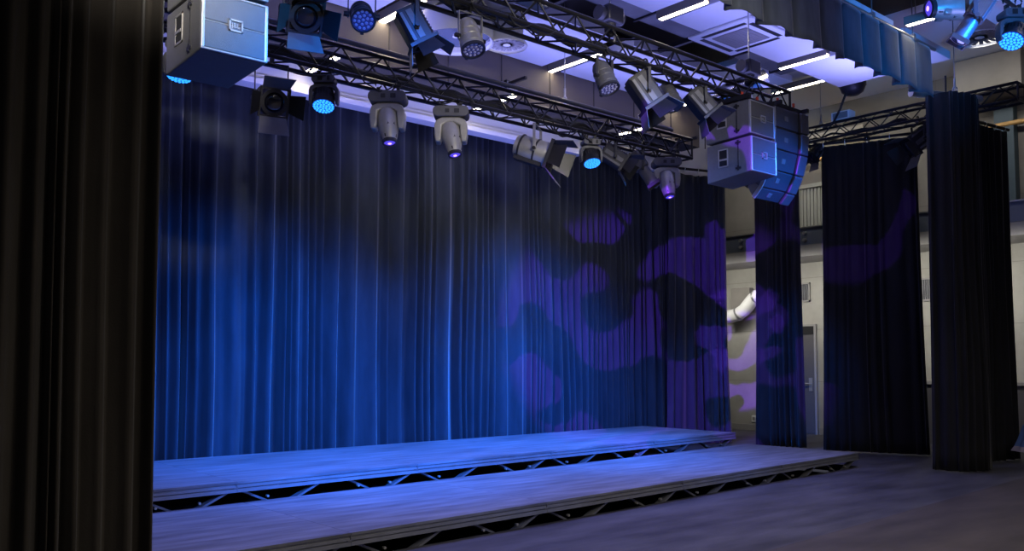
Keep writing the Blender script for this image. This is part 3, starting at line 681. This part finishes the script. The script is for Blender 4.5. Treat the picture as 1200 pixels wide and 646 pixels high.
L, dr_ = place(823, 123, f1, T1Z); fresnel('box fresnel on the near truss overlapping the right loudspeakers', L, dr_, aim(.62, .05, .72), 'box', .9)
# far truss
f2 = T2Y - .13
L, dr_ = place(318, 117, f2, T2Z); fresnel('dark round bodied fresnel beside the left loudspeaker with lens facing the hall', L, dr_, aim(.42, -.8, .42), 'round', 1.0, 'fixd', leafang=(.7, .7, .9, .6))
L, dr_ = place(630, 178, f2, T2Z); fresnel('silver barrel fresnel with open barn doors left of the second wash head', L, dr_, aim(.92, -.22, .36), 'round', 1.25, 'silver', leafang=(.25, .35, .6, .5))
L, dr_ = place(722, 186, f2, T2Z); fresnel('small box fresnel just right of the second blue wash head', L, dr_, aim(.72, -.1, .5), 'box', .95)
L, dr_ = place(754, 199, f2, T2Z); profile('grey profile spotlight pointing down beside the rightmost moving head', L, dr_, aim(.52, -.1, .8), .95, 'fix', group='profile spotlights')
for px, lab, dd in ((455, 'silver grey moving head on the far truss, leftmost of the three', aim(.1, -.24, .9)), (529, 'silver grey moving head on the far truss, middle of the three', aim(.17, -.24, .9)), (780, 'silver grey moving head on the far truss beside the right loudspeakers', aim(.12, -.24, .9))):
    p = at(px, 120, Y=f2); mover(lab, (p.x, f2, T2Z - .03), PANR, dd, 1.0, 'silver')
WASH = []
for px, lab, dd in ((211, 'blue LED wash head peeking out beneath the left loudspeaker', aim(-.05, -.2, 1)), (380, 'blue glowing LED wash head between round fresnel and first moving head', aim(.02, -.42, 1)), (692, 'blue glowing LED wash head between barrel fresnel and small box fresnel', aim(.15, -.42, 1))):
    p = at(px, 110, Y=f2); w_ = wash(lab, (p.x, f2, T2Z - .02 - (.0 if px != 211 else .0)), PANR + (.2 if px > 600 else 0), dd); WASH.append(Vector((p.x, f2, T2Z - .45)))
# fixtures on the right truss
L, dr_ = place(958, 185, 8.1, 5.34); 
p = at(955, 180, X=13.87); fresnel('small black fresnel on the right truss, left of the black curtain panel', Vector((13.87, p.y, 5.34)), 5.34 - p.z + .0, aim(-.5, -.2, .6), 'box', .75, 'black')
p = at(1076, 165, X=13.87); fresnel('black fresnel with blue tinted leaf at the right end of the curtain panel', Vector((13.87, p.y, 5.34)), 5.34 - p.z, aim(-.75, -.05, .6), 'box', 1.15, 'black')
# top right lamps on a bar close to the hall
p = at(1130, -45, Y=3.6)
BARZ = p.z
pipe((8.6, 3.7, BARZ), (13.5, 3.7, BARZ), 'dark lighting bar above the top right corner', 0, m='black', name='rigging_pipe')
c = at(1122, 3, Y=4.0)
mover('large moving head at the top right edge lit bright blue, lens turned left', (c.x + .1, 4.0, c.z + .38 * 1.35), PANR, aim(-1, -.05, .13), 1.35, 'silver', group='blue lit lamps at top right')
p = at(1139, 24, Y=3.1)
profile('finned blue lit spotlight slanting down at the top right', Vector((p.x, 3.1, p.z + .5)), .5, aim(-.52, .1, .8), .78, 'fix', group='blue lit lamps at top right')
p = at(1187, 20, Y=3.5); q = at(1187, 45, Y=3.5)
wash('blue glowing LED wash head at the top right picture edge', Vector((p.x, 3.5, q.z + .38)), PANR, aim(-.45, -.35, .8), 1.1)

# ------------------------------------------------------------------ loudspeakers
def logo(t, cx, y, cz, s=.05):
    b = MB()
    b.bb(cx - s, cx + s, y - .012, y, cz + s * .62, cz + s * .85).bb(cx - s, cx + s, y - .012, y, cz - s * .85, cz - s * .62).bb(cx - s, cx - s * .78, y - .012, y, cz - s * .85, cz + s * .85).bb(cx + s * .78, cx + s, y - .012, y, cz - s * .85, cz + s * .85)
    o = b.build('badge', 'badge', t, smooth=0)
    cu = bpy.data.curves.new('lettering', 'FONT'); cu.body = 'JBL'; cu.size = s * .95; cu.extrude = .002; cu.align_x = 'CENTER'; cu.align_y = 'CENTER'
    to = bpy.data.objects.new('tmp', cu); COL.objects.link(to); dg = bpy.context.evaluated_depsgraph_get()
    me = bpy.data.meshes.new_from_object(to.evaluated_get(dg)); COL.objects.unlink(to); bpy.data.objects.remove(to)
    me.materials.clear(); me.materials.append(MT['badge'])
    lo = bpy.data.objects.new('lettering', me); COL.objects.link(lo); lo.parent = t; lo.location = (cx, y - .004, cz); lo.rotation_euler = (PI / 2, 0, 0)
def sub(x0, x1, yf, yb, zf0, zf1, zb0, zb1, label):
    ox, oy, oz = (x0 + x1) / 2, (yf + yb) / 2, zf0
    t = thing('subwoofer', (ox, oy, oz), label, 'loudspeaker', 'hung subwoofer cabinets')
    a, c, d = x0 - ox, x1 - ox, .004
    ym = yf + .10 - oy; F, B = yf - oy, yb - oy; g = lambda z: z - oz
    cb = MB().hexa([(a, F + .02, g(zf0) + d), (c, F + .02, g(zf0) + d), (c, B, g(zb0) + d), (a, B, g(zb0) + d), (a, F + .02, g(zf1) - d), (c, F + .02, g(zf1) - d), (c, B, g(zb1) - d), (a, B, g(zb1) - d)]).build('cabinet', 'speaker', t, bevel=.012, smooth=0)
    m = MB(); z0, z1 = g(zf0), g(zf1); e = .022
    m.bb(a + e, c - e, F, F + .03, z0 + e, (z0 + z1) / 2 - .004).bb(a + e, c - e, F, F + .03, (z0 + z1) / 2 + .004, z1 - e); m.build('grille', 'grille', t, bevel=.008, smooth=0)
    m = MB().bb(a + .0, a + e, F - .002, F + .02, z0 + .01, z1 - .01).bb(c - e, c, F - .002, F + .02, z0 + .01, z1 - .01).bb(a, c, F - .002, F + .02, z0 + .008, z0 + e).bb(a, c, F - .002, F + .02, z1 - e, z1 - .008).bb(a + .02, c - .02, F + .005, F + .015, (z0 + z1) / 2 - .004, (z0 + z1) / 2 + .004)
    m.build('front_rim', 'badge', t, bevel=.004, smooth=0)
    logo(t, 0, F, (z0 + z1) / 2)
    # side handle recess on the left side, with frame
    hy, hz = .08, (g(zb0) + g(zb1)) / 2 + .05
    for s_, X in ((-1, a), (1, c)):
        MB().bb(X - .006, X + .006, hy - .07, hy - .055, hz - .11, hz + .11).bb(X - .006, X + .006, hy + .055, hy + .07, hz - .11, hz + .11).bb(X - .006, X + .006, hy - .07, hy + .07, hz + .095, hz + .11).bb(X - .006, X + .006, hy - .07, hy + .07, hz - .11, hz - .095).build('handle_frame', 'silver', cb)
        MB().bb(X - .003, X + .003, hy - .055, hy + .055, hz - .095, hz + .095).build('handle_recess', 'pit', cb)
        MB().bar((X - .004 * s_ * -1, hy - .055, hz - .02), (X - .004 * s_ * -1, hy + .055, hz - .02), .012, .02).build('handle_bar', 'silver', cb)
        m = MB(); yy = -.13
        m.bb(X - .005, X + .005, yy - .004, yy + .004, z0 + .03, z1 - .03)
        for zz in (z0 + .06, z1 - .06): m.bb(X - .01, X + .01, yy - .035, yy + .035, zz - .012, zz + .012).bb(X - .012, X + .012, yy - .01, yy + .01, zz - .03, zz + .03)
        m.build('rigging_plate', 'black', cb)
    return t
sub(2.25, 2.73, 5.8, 6.47, 3.625, 4.055, 3.60, 4.06, 'lower grey subwoofer cabinet of the left hung pair, front lit blue')
sub(2.25, 2.73, 5.8, 6.47, 4.07, 4.50, 4.075, 4.50, 'upper grey subwoofer cabinet of the left hung pair, cut by the top edge')
sub(8.71, 9.22, 5.8, 6.43, 4.165, 4.575, 4.135, 4.575, 'upper grey subwoofer cabinet of the right hung pair')
sub(8.73, 9.25, 5.8, 6.43, 3.725, 4.15, 3.655, 4.12, 'lower grey subwoofer cabinet of the right hung pair with purple side patches')
def array_boxes():
    y, z, ang = 5.84, 4.62, math.radians(-2); h = .262
    angs = [0, 4, 15, 29, 43]; hs = [.265, .265, .255, .235, .17]
    words = ['topmost', 'second from the top', 'third from the top', 'fourth from the top, tilting down', 'lowest, tilted furthest down']
    for i in range(5):
        a = math.radians(angs[i]); hh = hs[i]
        t = thing('line_array_box', (9.66, y, z), 'grey line array cabinet beside the right subwoofers, ' + words[i], 'loudspeaker', 'curved line array cabinets')
        t.rotation_euler = (a, 0, 0) if False else (0, 0, 0)
        Rm = Matrix.Rotation(-a * -1, 4, 'X')
        # local: face normal -Y tilting down; cabinet extends +Y and hangs below its top edge
        Rm = Matrix.Rotation(a, 4, 'X')
        w = .36; q = .004
        MB(Rm).hexa([(-w, .02, -hh + q), (w, .02, -hh + q), (w * .8, .42, -hh + .1), (-w * .8, .42, -hh + .1), (-w, .02, -q), (w, .02, -q), (w * .8, .42, -.06), (-w * .8, .42, -.06)]).build('cabinet', 'speaker', t, bevel=.006, smooth=0)
        MB(Rm).bb(-w + .02, w * .42, .0, .03, -hh + .01, -.01).build('grille', 'grilled', t, bevel=.006, smooth=0)
        MB(Rm).bb(w * .50, w * .99, -.03, .03, -hh + .004, -.004).build('horn_panel', 'fix', t, bevel=.015, smooth=0)
        MB(Rm).bb(w * .42, w * .50, .01, .03, -hh + .004, -.004).build('side_groove', 'black', t, smooth=0)
        MB(Rm).bb(-w - .006, -w + .012, .0, .05, -hh + .004, -.004).build('rim', 'badge', t, smooth=0)
        MB(Rm).bb(-.16, -.08, -.006, .002, -hh / 2 - .03, -hh / 2 + .03).build('badge', 'speaker', t, bevel=.003)
        MB(Rm).bb(-w * .86 - .02, -w * .86 + .02, .2, .34, -hh + .03, -.03).build('rigging_plate', 'black', t)
        v = Rm @ Vector((0, 0, -hh)); y += v.y; z += v.z
array_boxes()
# rigging frames above the clusters
def flyframe(cx, cy, z, w, d, lab):
    t = thing('fly_bumper', (cx, cy, z), lab, 'rigging frame')
    for s in (-1, 1): MB().bb(s * w - .02, s * w + .02, -d, d, 0, .05).build('side_bar', 'black', t)
    for yy in (-.6, 0, .6): MB().bb(-w, w, yy * d - .02, yy * d + .02, .01, .045).build('cross_bar', 'black', t)
    for s in (-1, 1):
        MB().cyl((s * w * .6, 0, .05), (s * w * .6, 0, .09), .012, n=8).build('shackle', 'steel', t)
        MB().box((s * w * .6, -.12, .10), (.035, .02, .05)).build('safety_tag', 'orange', t, bevel=.004)
flyframe(8.98, 6.1, 4.59, .26, .3, 'black rigging frame with orange tags above the right subwoofers')
flyframe(9.68, 6.05, 4.64, .3, .25, 'black rigging frame with orange tags above the line array')
# chain hoists and boxes on the near truss
def hoist(px, py, lab):
    p = at(px, py, Y=T1Y)
    t = thing('chain_hoist', (p.x, T1Y, T1Z + .3), lab, 'chain hoist', 'chain hoists on the near truss')
    MB().box((0, 0, .16), (.24, .2, .18)).build('motor', 'black', t, bevel=.02)
    MB().cyl((-.11, 0, .16), (-.18, 0, .16), .075, n=16).build('motor_cap', 'fixd', t); MB().cyl((.11, 0, .16), (.17, 0, .16), .07, n=16).build('motor_cap', 'fixd', t)
    MB().tube([(0, 0, .25), (0, 0, 1.6)], .01, 6).build('chain', 'steel', t)
    MB().tube([(.05, 0, .08), (.1, .02, -.02), (.06, .0, -.1)], .012, 6).build('hook', 'silver', t)
    MB().lathe([(.03, -.06), (.06, -.03), (.065, .07)], 12).build('chain_bag', 'cable', t)
hoist(575, -5, 'black chain hoist on the near truss at the top of the picture')
hoist(715, 36, 'black chain hoist on the near truss above the lone LED can')
hoist(878, 88, 'black chain hoist on the near truss behind the right subwoofers')
p = at(627, 3, Y=T1Y)
t = thing('junction_box', (p.x, T1Y + .05, T1Z + .3), 'pale grey junction box on top of the near truss', 'box')
MB().box((0, 0, .06), (.3, .16, .12)).build('case', 'white', t, bevel=.01); MB().box((0, -.085, .06), (.24, .012, .08)).build('cover', 'slab', t)
p = at(988, 132, X=14.0)
t = thing('junction_box', (14.0, p.y, 5.615), 'white box sitting on the truss over the right hand curtains', 'box')
MB().box((0, 0, .085), (.2, .34, .15)).build('case', 'white', t, bevel=.01); MB().box((-.105, 0, .085), (.012, .26, .1)).build('cover', 'slab', t)
# suspension wires
def wire(px, py0, py1, X, lab, hook_=True):
    a, b_ = at(px, py0, X=X), at(px, py1, X=X); b_.x, b_.y = a.x, at(px, py1, X=X).y; a = Vector((b_.x, b_.y, TOPZ))
    t = thing('suspension_wire', b_, lab, 'wire', 'thin suspension wires')
    MB().cyl((0, 0, 0), a - b_, .007, n=6).build('cable', 'steel', t)
    if hook_: MB().tube([(0, .03 * math.cos(2 * PI * k / 10), .05 * math.sin(2 * PI * k / 10) + .03) for k in range(10)], .012, 6, True).cyl((0, 0, .08), (0, 0, .2), .016, n=8).build('shackle', 'silver', t)
wire(962, 0, 148, 14.0, 'thin wire dropping to the right truss beside the line array')
wire(1119, 0, 108, 13.0, 'thin wire with shackle above the front leg curtain')
wire(662, 0, 120, 8.6, 'thin wire dropping to the far truss above the barrel fresnel')
# dark dome under the last panel
p = at(998, 98, Z=6.0)
t = thing('ceiling_dome', (p.x + .12, p.y + .05, 6.02), 'dark dome hanging under the panel corner right of the valance strip light', 'ceiling dome')
MB(Matrix.Rotation(PI, 4, 'X')).lathe([(.2, 0), (.2, .04), (.17, .12), (.1, .17), (.01, .18)], 24).build('shell', 'fixd', t)
MB().lathe([(.215, -.02), (.215, .02)], 24).build('rim', 'black', t)
MB().tube([(-.1, .05, -.12), (-.18, .12, -.4), (-.1, .3, -.6), (-.05, .5, -.62)], .02, 8).build('cord', 'cable', t)
# air conditioner cassette
a, b_ = at(838, 42, Z=CEIL), at(920, 50, Z=CEIL)
cx = 10.0; cy = 6.1
c = at(868, 41, Z=CEIL)
t = thing('air_conditioner', (c.x, c.y, CEIL - .004), 'square white ceiling air conditioner cassette beside the valance', 'air conditioner')
MB().bb(-.5, .5, -.5, .5, -.035, .0).build('fascia', 'panel', t, bevel=.012)
MB().bb(-.27, .27, -.27, .27, -.045, -.034).build('intake_grille', 'slab', t)
b = MB()
for k in range(11): b.bb(-.26, .26, -.26 + k * .05, -.24 + k * .05, -.05, -.044)
b.build('grille_bars', 'slab', t)
for k in range(4):
    MB(rot_z(k * PI / 2)).bb(-.34, .34, -.42, -.35, -.038, -.034).build('air_slot', 'fixd', t)
# round diffusers
c = at(534, 50, Z=5.45)
t = thing('drum_diffuser', (c.x, c.y, 5.45), 'large round white drum air diffuser behind the silver LED can', 'air diffuser')
MB().lathe([(.46, .02), (.47, 0), (.47, .02), (.465, .3), (.43, .3), (.43, .03), (.455, .01)], 40, capa=False, capb=False).build('drum', 'white', t)
MB().lathe([(.43, .1), (.2, .15), (.01, .16)], 40, capa=False).build('baffle', 'balc', t)
MB().lathe([(.25, .3), (.25, .445)], 24).build('neck', 'steel', t)
MB().lathe([(.04, .07), (.035, .1)], 12).build('sensor', 'white', t)
c = at(594, 55, Z=5.48)
t = thing('trumpet_diffuser', (c.x, c.y, 5.48), 'smaller white trumpet shaped air diffuser under the near truss', 'air diffuser')
MB().lathe([(.255, 0), (.265, .015), (.25, .04), (.225, .08), (.21, .16), (.21, .41)], 36, capa=False).build('trumpet', 'white', t)
b = MB()
for k in range(16):
    a = 2 * PI * k / 16; b.bar((.03 * math.cos(a), .03 * math.sin(a), .03), (.22 * math.cos(a + .3), .22 * math.sin(a + .3), .03), .05, .006)
b.build('vanes', 'slab', t); MB().lathe([(.05, .02), (.04, .04)], 14).build('hub', 'white', t)
c = at(1148, 46, Z=TOPZ - .3)
t = thing('swirl_diffuser', (c.x, c.y, TOPZ - .3), 'round pale swirl air diffuser behind the blue lit spotlights', 'air diffuser')
MB().lathe([(.40, .0), (.41, .015), (.34, .07), (.3, .14), (.29, .29)], 36, capa=False).build('cone', 'white', t)
b = MB()
for k in range(20):
    a = 2 * PI * k / 20; b.bar((.05 * math.cos(a), .05 * math.sin(a), .03), (.36 * math.cos(a + .3), .36 * math.sin(a + .3), .03), .06, .006)
b.build('vanes', 'slab', t); MB().lathe([(.07, .02), (.06, .04)], 16).build('hub', 'white', t)
# cloth-covered stool at the right edge
p = at(1211, 545, Z=0)
t = thing('draped_stool', (p.x, p.y, 0), 'light stool under a blue cloth with pale hem, cut by the right edge', 'stool')
MB().lathe([(.10, 0), (.085, .1), (.10, .3), (.13, .34)], 20).build('pedestal', 'clothp', t)
bm_ = MB()
prof = [(.27, .20), (.22, .27), (.17, .38), (.13, .50), (.10, .58), (.03, .61)]
n = 40; Lr = [[bm_.v((math.cos(2 * PI * k / n) * (r + .02 * math.sin(7 * 2 * PI * k / n) * (1 if i < 3 else .3)), math.sin(2 * PI * k / n) * (r + .02 * math.sin(7 * 2 * PI * k / n)), z)) for k in range(n)] for i, (r, z) in enumerate(prof)]
for a_, b2 in zip(Lr[1:], Lr[2:]):
    for k in range(n): bm_.bm.faces.new((a_[k], a_[(k + 1) % n], b2[(k + 1) % n], b2[k]))
bm_.bm.faces.new(Lr[-1])
for v_ in Lr[0]: bm_.bm.verts.remove(v_)
bm_.build('cloth', 'clothb', t)
hm = MB(); Lr = [[hm.v((math.cos(2 * PI * k / n) * (r + .02 * math.sin(7 * 2 * PI * k / n)), math.sin(2 * PI * k / n) * (r + .02 * math.sin(7 * 2 * PI * k / n)), z)) for k in range(n)] for r, z in ((.27, .2), (.22, .27))]
for k in range(n): hm.bm.faces.new((Lr[0][k], Lr[0][(k + 1) % n], Lr[1][(k + 1) % n], Lr[1][k]))
hm.build('hem', 'clothp', t)

# ------------------------------------------------------------------ light
def spot(loc, d, col, power, ang, blend=1, r=.1, name='spot_beam'):
    l = bpy.data.lights.new(name, 'SPOT'); l.color = col; l.energy = power; l.spot_size = math.radians(ang); l.spot_blend = blend; l.shadow_soft_size = r
    o = bpy.data.objects.new(name, l); COL.objects.link(o); o.location = loc
    o.rotation_euler = Vector(d).to_track_quat('-Z', 'Y').to_euler(); return o
def area(loc, d, col, power, sx, sy, name='fill_light'):
    l = bpy.data.lights.new(name, 'AREA'); l.shape = 'RECTANGLE'; l.size = sx; l.size_y = sy; l.color = col; l.energy = power
    o = bpy.data.objects.new(name, l); COL.objects.link(o); o.location = loc
    o.rotation_euler = Vector(d).to_track_quat('-Z', 'Y').to_euler(); return o
BLUE = (.006, .17, 1.0)
for w_, pw in zip(WASH, (260, 600, 1400)): spot(w_ + Vector((0, .05, -.02)), (.15, .75, -2.0), BLUE, pw, 120)
# blue front washes hung over the hall, crossing each other, out of frame
for x, tx, pw in ((1.2, 6.3, 12000), (8.5, 4.4, 12000), (10.5, 8.6, 9500), (5.0, 10.0, 6000)):
    a_ = Vector((x, .6, 5.6)); spot(a_, Vector((tx, 10.3, .3)) - a_, (.005, .165, 1), pw, 31, 1, .3)
o = area((6.6, 7.0, 4.5), (0, -.12, -1), (.28, .28, 1), 130, 9.5, .3); o.data.spread = math.radians(92)  # added violet fill over the decks, no fixture there
spot((8.0, 1.5, 5.0), Vector((2.80, 5.8, 3.95)) - Vector((8.0, 1.5, 5.0)), (.01, .33, 1), 5000, 14)
spot((12.5, 1.5, 4.6), Vector((9.9, 5.9, 3.45)) - Vector((12.5, 1.5, 4.6)), (.01, .2, 1), 230, 15)  # added blue accent on the lower line array, no fixture
spot((7.0, 1.0, 3.4), Vector((9.9, 3.7, 5.1)) - Vector((7.0, 1.0, 3.4)), (.0, .26, 1), 1300, 34)  # added blue beam on the bodies of the top right lamps
spot((6.5, 1.2, 4.2), Vector((10.3, 5.1, 5.3)) - Vector((6.5, 1.2, 4.2)), (.01, .3, 1), 60, 24)
# added violet blue fill areas without fixtures, brighten the ceiling panels and bulkhead
def up(loc, d, pw, sx, sy, col=(.30, .31, 1), spread=140):
    o = area(loc, d, col, pw, sx, sy, 'violet_fill'); o.data.spread = math.radians(spread)
up((6.5, 8.5, 4.97), (0, 0, 1), 75, 11, .5)
up((7.5, 6.2, 5.02), (0, 0, 1), 70, 10, .6)
up((12.2, 6.2, 5.0), (0, 0, 1), 16, 1.6, .6)
up((4.5, 9.0, 4.2), (0, .7, .7), 46, 10, .15)
up((9.0, 3.3, 4.2), (0, 0, 1), 40, 7, .2)
o = area((-.4, -1.5, 5.0), Vector((2.25, 6.2, 4.2)) - Vector((-.4, -1.5, 5.0)), (1, .93, .85), 9, .8, .5); o.data.spread = math.radians(11)  # added narrow fill for the dark side of the left loudspeaker
# neutral hall light above and behind the camera
o = area((5.5, -.5, 5.8), (.15, .35, -1), (1, .9, .78), 200, 7, 3); o.data.spread = math.radians(120)
o = area((3.5, -1.5, 4.2), Vector((7, 7, 4.5)) - Vector((3.5, -1.5, 4.2)), (1, .93, .86), 27, 2.5, 1); o.data.spread = math.radians(32)  # added soft fill for the trusses, fixtures and speaker fronts
# added area fills brightening the wall below and above the balcony
o = area((15.1, 8.6, 3.3), (1, 0, -.45), (1, .96, .88), 72, 8.5, .15); o.data.spread = math.radians(128)
o = area((14.9, 8.0, 6.75), (1, 0, -.85), (1, .96, .9), 46, 8, .3); o.data.spread = math.radians(115)
# gobo projector standing in the hall
a_ = Vector((1.2, 4.2, 3.6))
GS, GS2, GS3 = 0.35, 5.2, 8.1
def gobo(tgt, pw, ang, seed, sc=15):
    g = spot(a_, Vector(tgt) - a_, (.21, .045, 1.0), pw, ang, .25, .02, 'gobo_projector')
    l = g.data; l.use_nodes = True; nt = l.node_tree; em = [n_ for n_ in nt.nodes if n_.type == 'EMISSION'][0]
    tc = nt.nodes.new('ShaderNodeTexCoord'); mp = nt.nodes.new('ShaderNodeMapping'); mp.inputs['Location'].default_value = (seed, seed * .7, 0)
    nz = nt.nodes.new('ShaderNodeTexNoise'); nz.inputs['Scale'].default_value = sc; nz.inputs['Detail'].default_value = .4
    nt.links.new(tc.outputs['Normal'], mp.inputs['Vector']); nt.links.new(mp.outputs['Vector'], nz.inputs['Vector'])
    rp = nt.nodes.new('ShaderNodeValToRGB'); rp.color_ramp.elements[0].position = .505; rp.color_ramp.elements[1].position = .52
    nt.links.new(nz.outputs['Fac'], rp.inputs['Fac']); nt.links.new(rp.outputs['Color'], em.inputs['Strength'])
gobo((12.9, 10.2, 1.6), 9500, 25, GS)
gobo((8.7, 6.1, 3.85), 4500, 11, GS2)
a_ = Vector((1.0, .8, 4.6)); gobo((17, 11.6, 1.5), 15000, 6.5, GS3, 34)
spot(WASH[2] + Vector((.1, 0, -.02)), Vector((13.9, 8.9, 1.2)) - WASH[2], BLUE, 1600, 34)

w = bpy.data.worlds.new('world'); scene.world = w; w.use_nodes = True
bg = w.node_tree.nodes['Background']; bg.inputs['Color'].default_value = (.42, .42, .55, 1); bg.inputs['Strength'].default_value = .09
scene.view_settings.view_transform = 'Standard'; scene.view_settings.look = 'None'; scene.view_settings.gamma = 1; scene.view_settings.exposure = 0
scene.view_settings.use_curve_mapping = False
scene.cycles.use_denoising = True
scene.cycles.max_bounces = 6; scene.cycles.diffuse_bounces = 3; scene.cycles.sample_clamp_indirect = 4
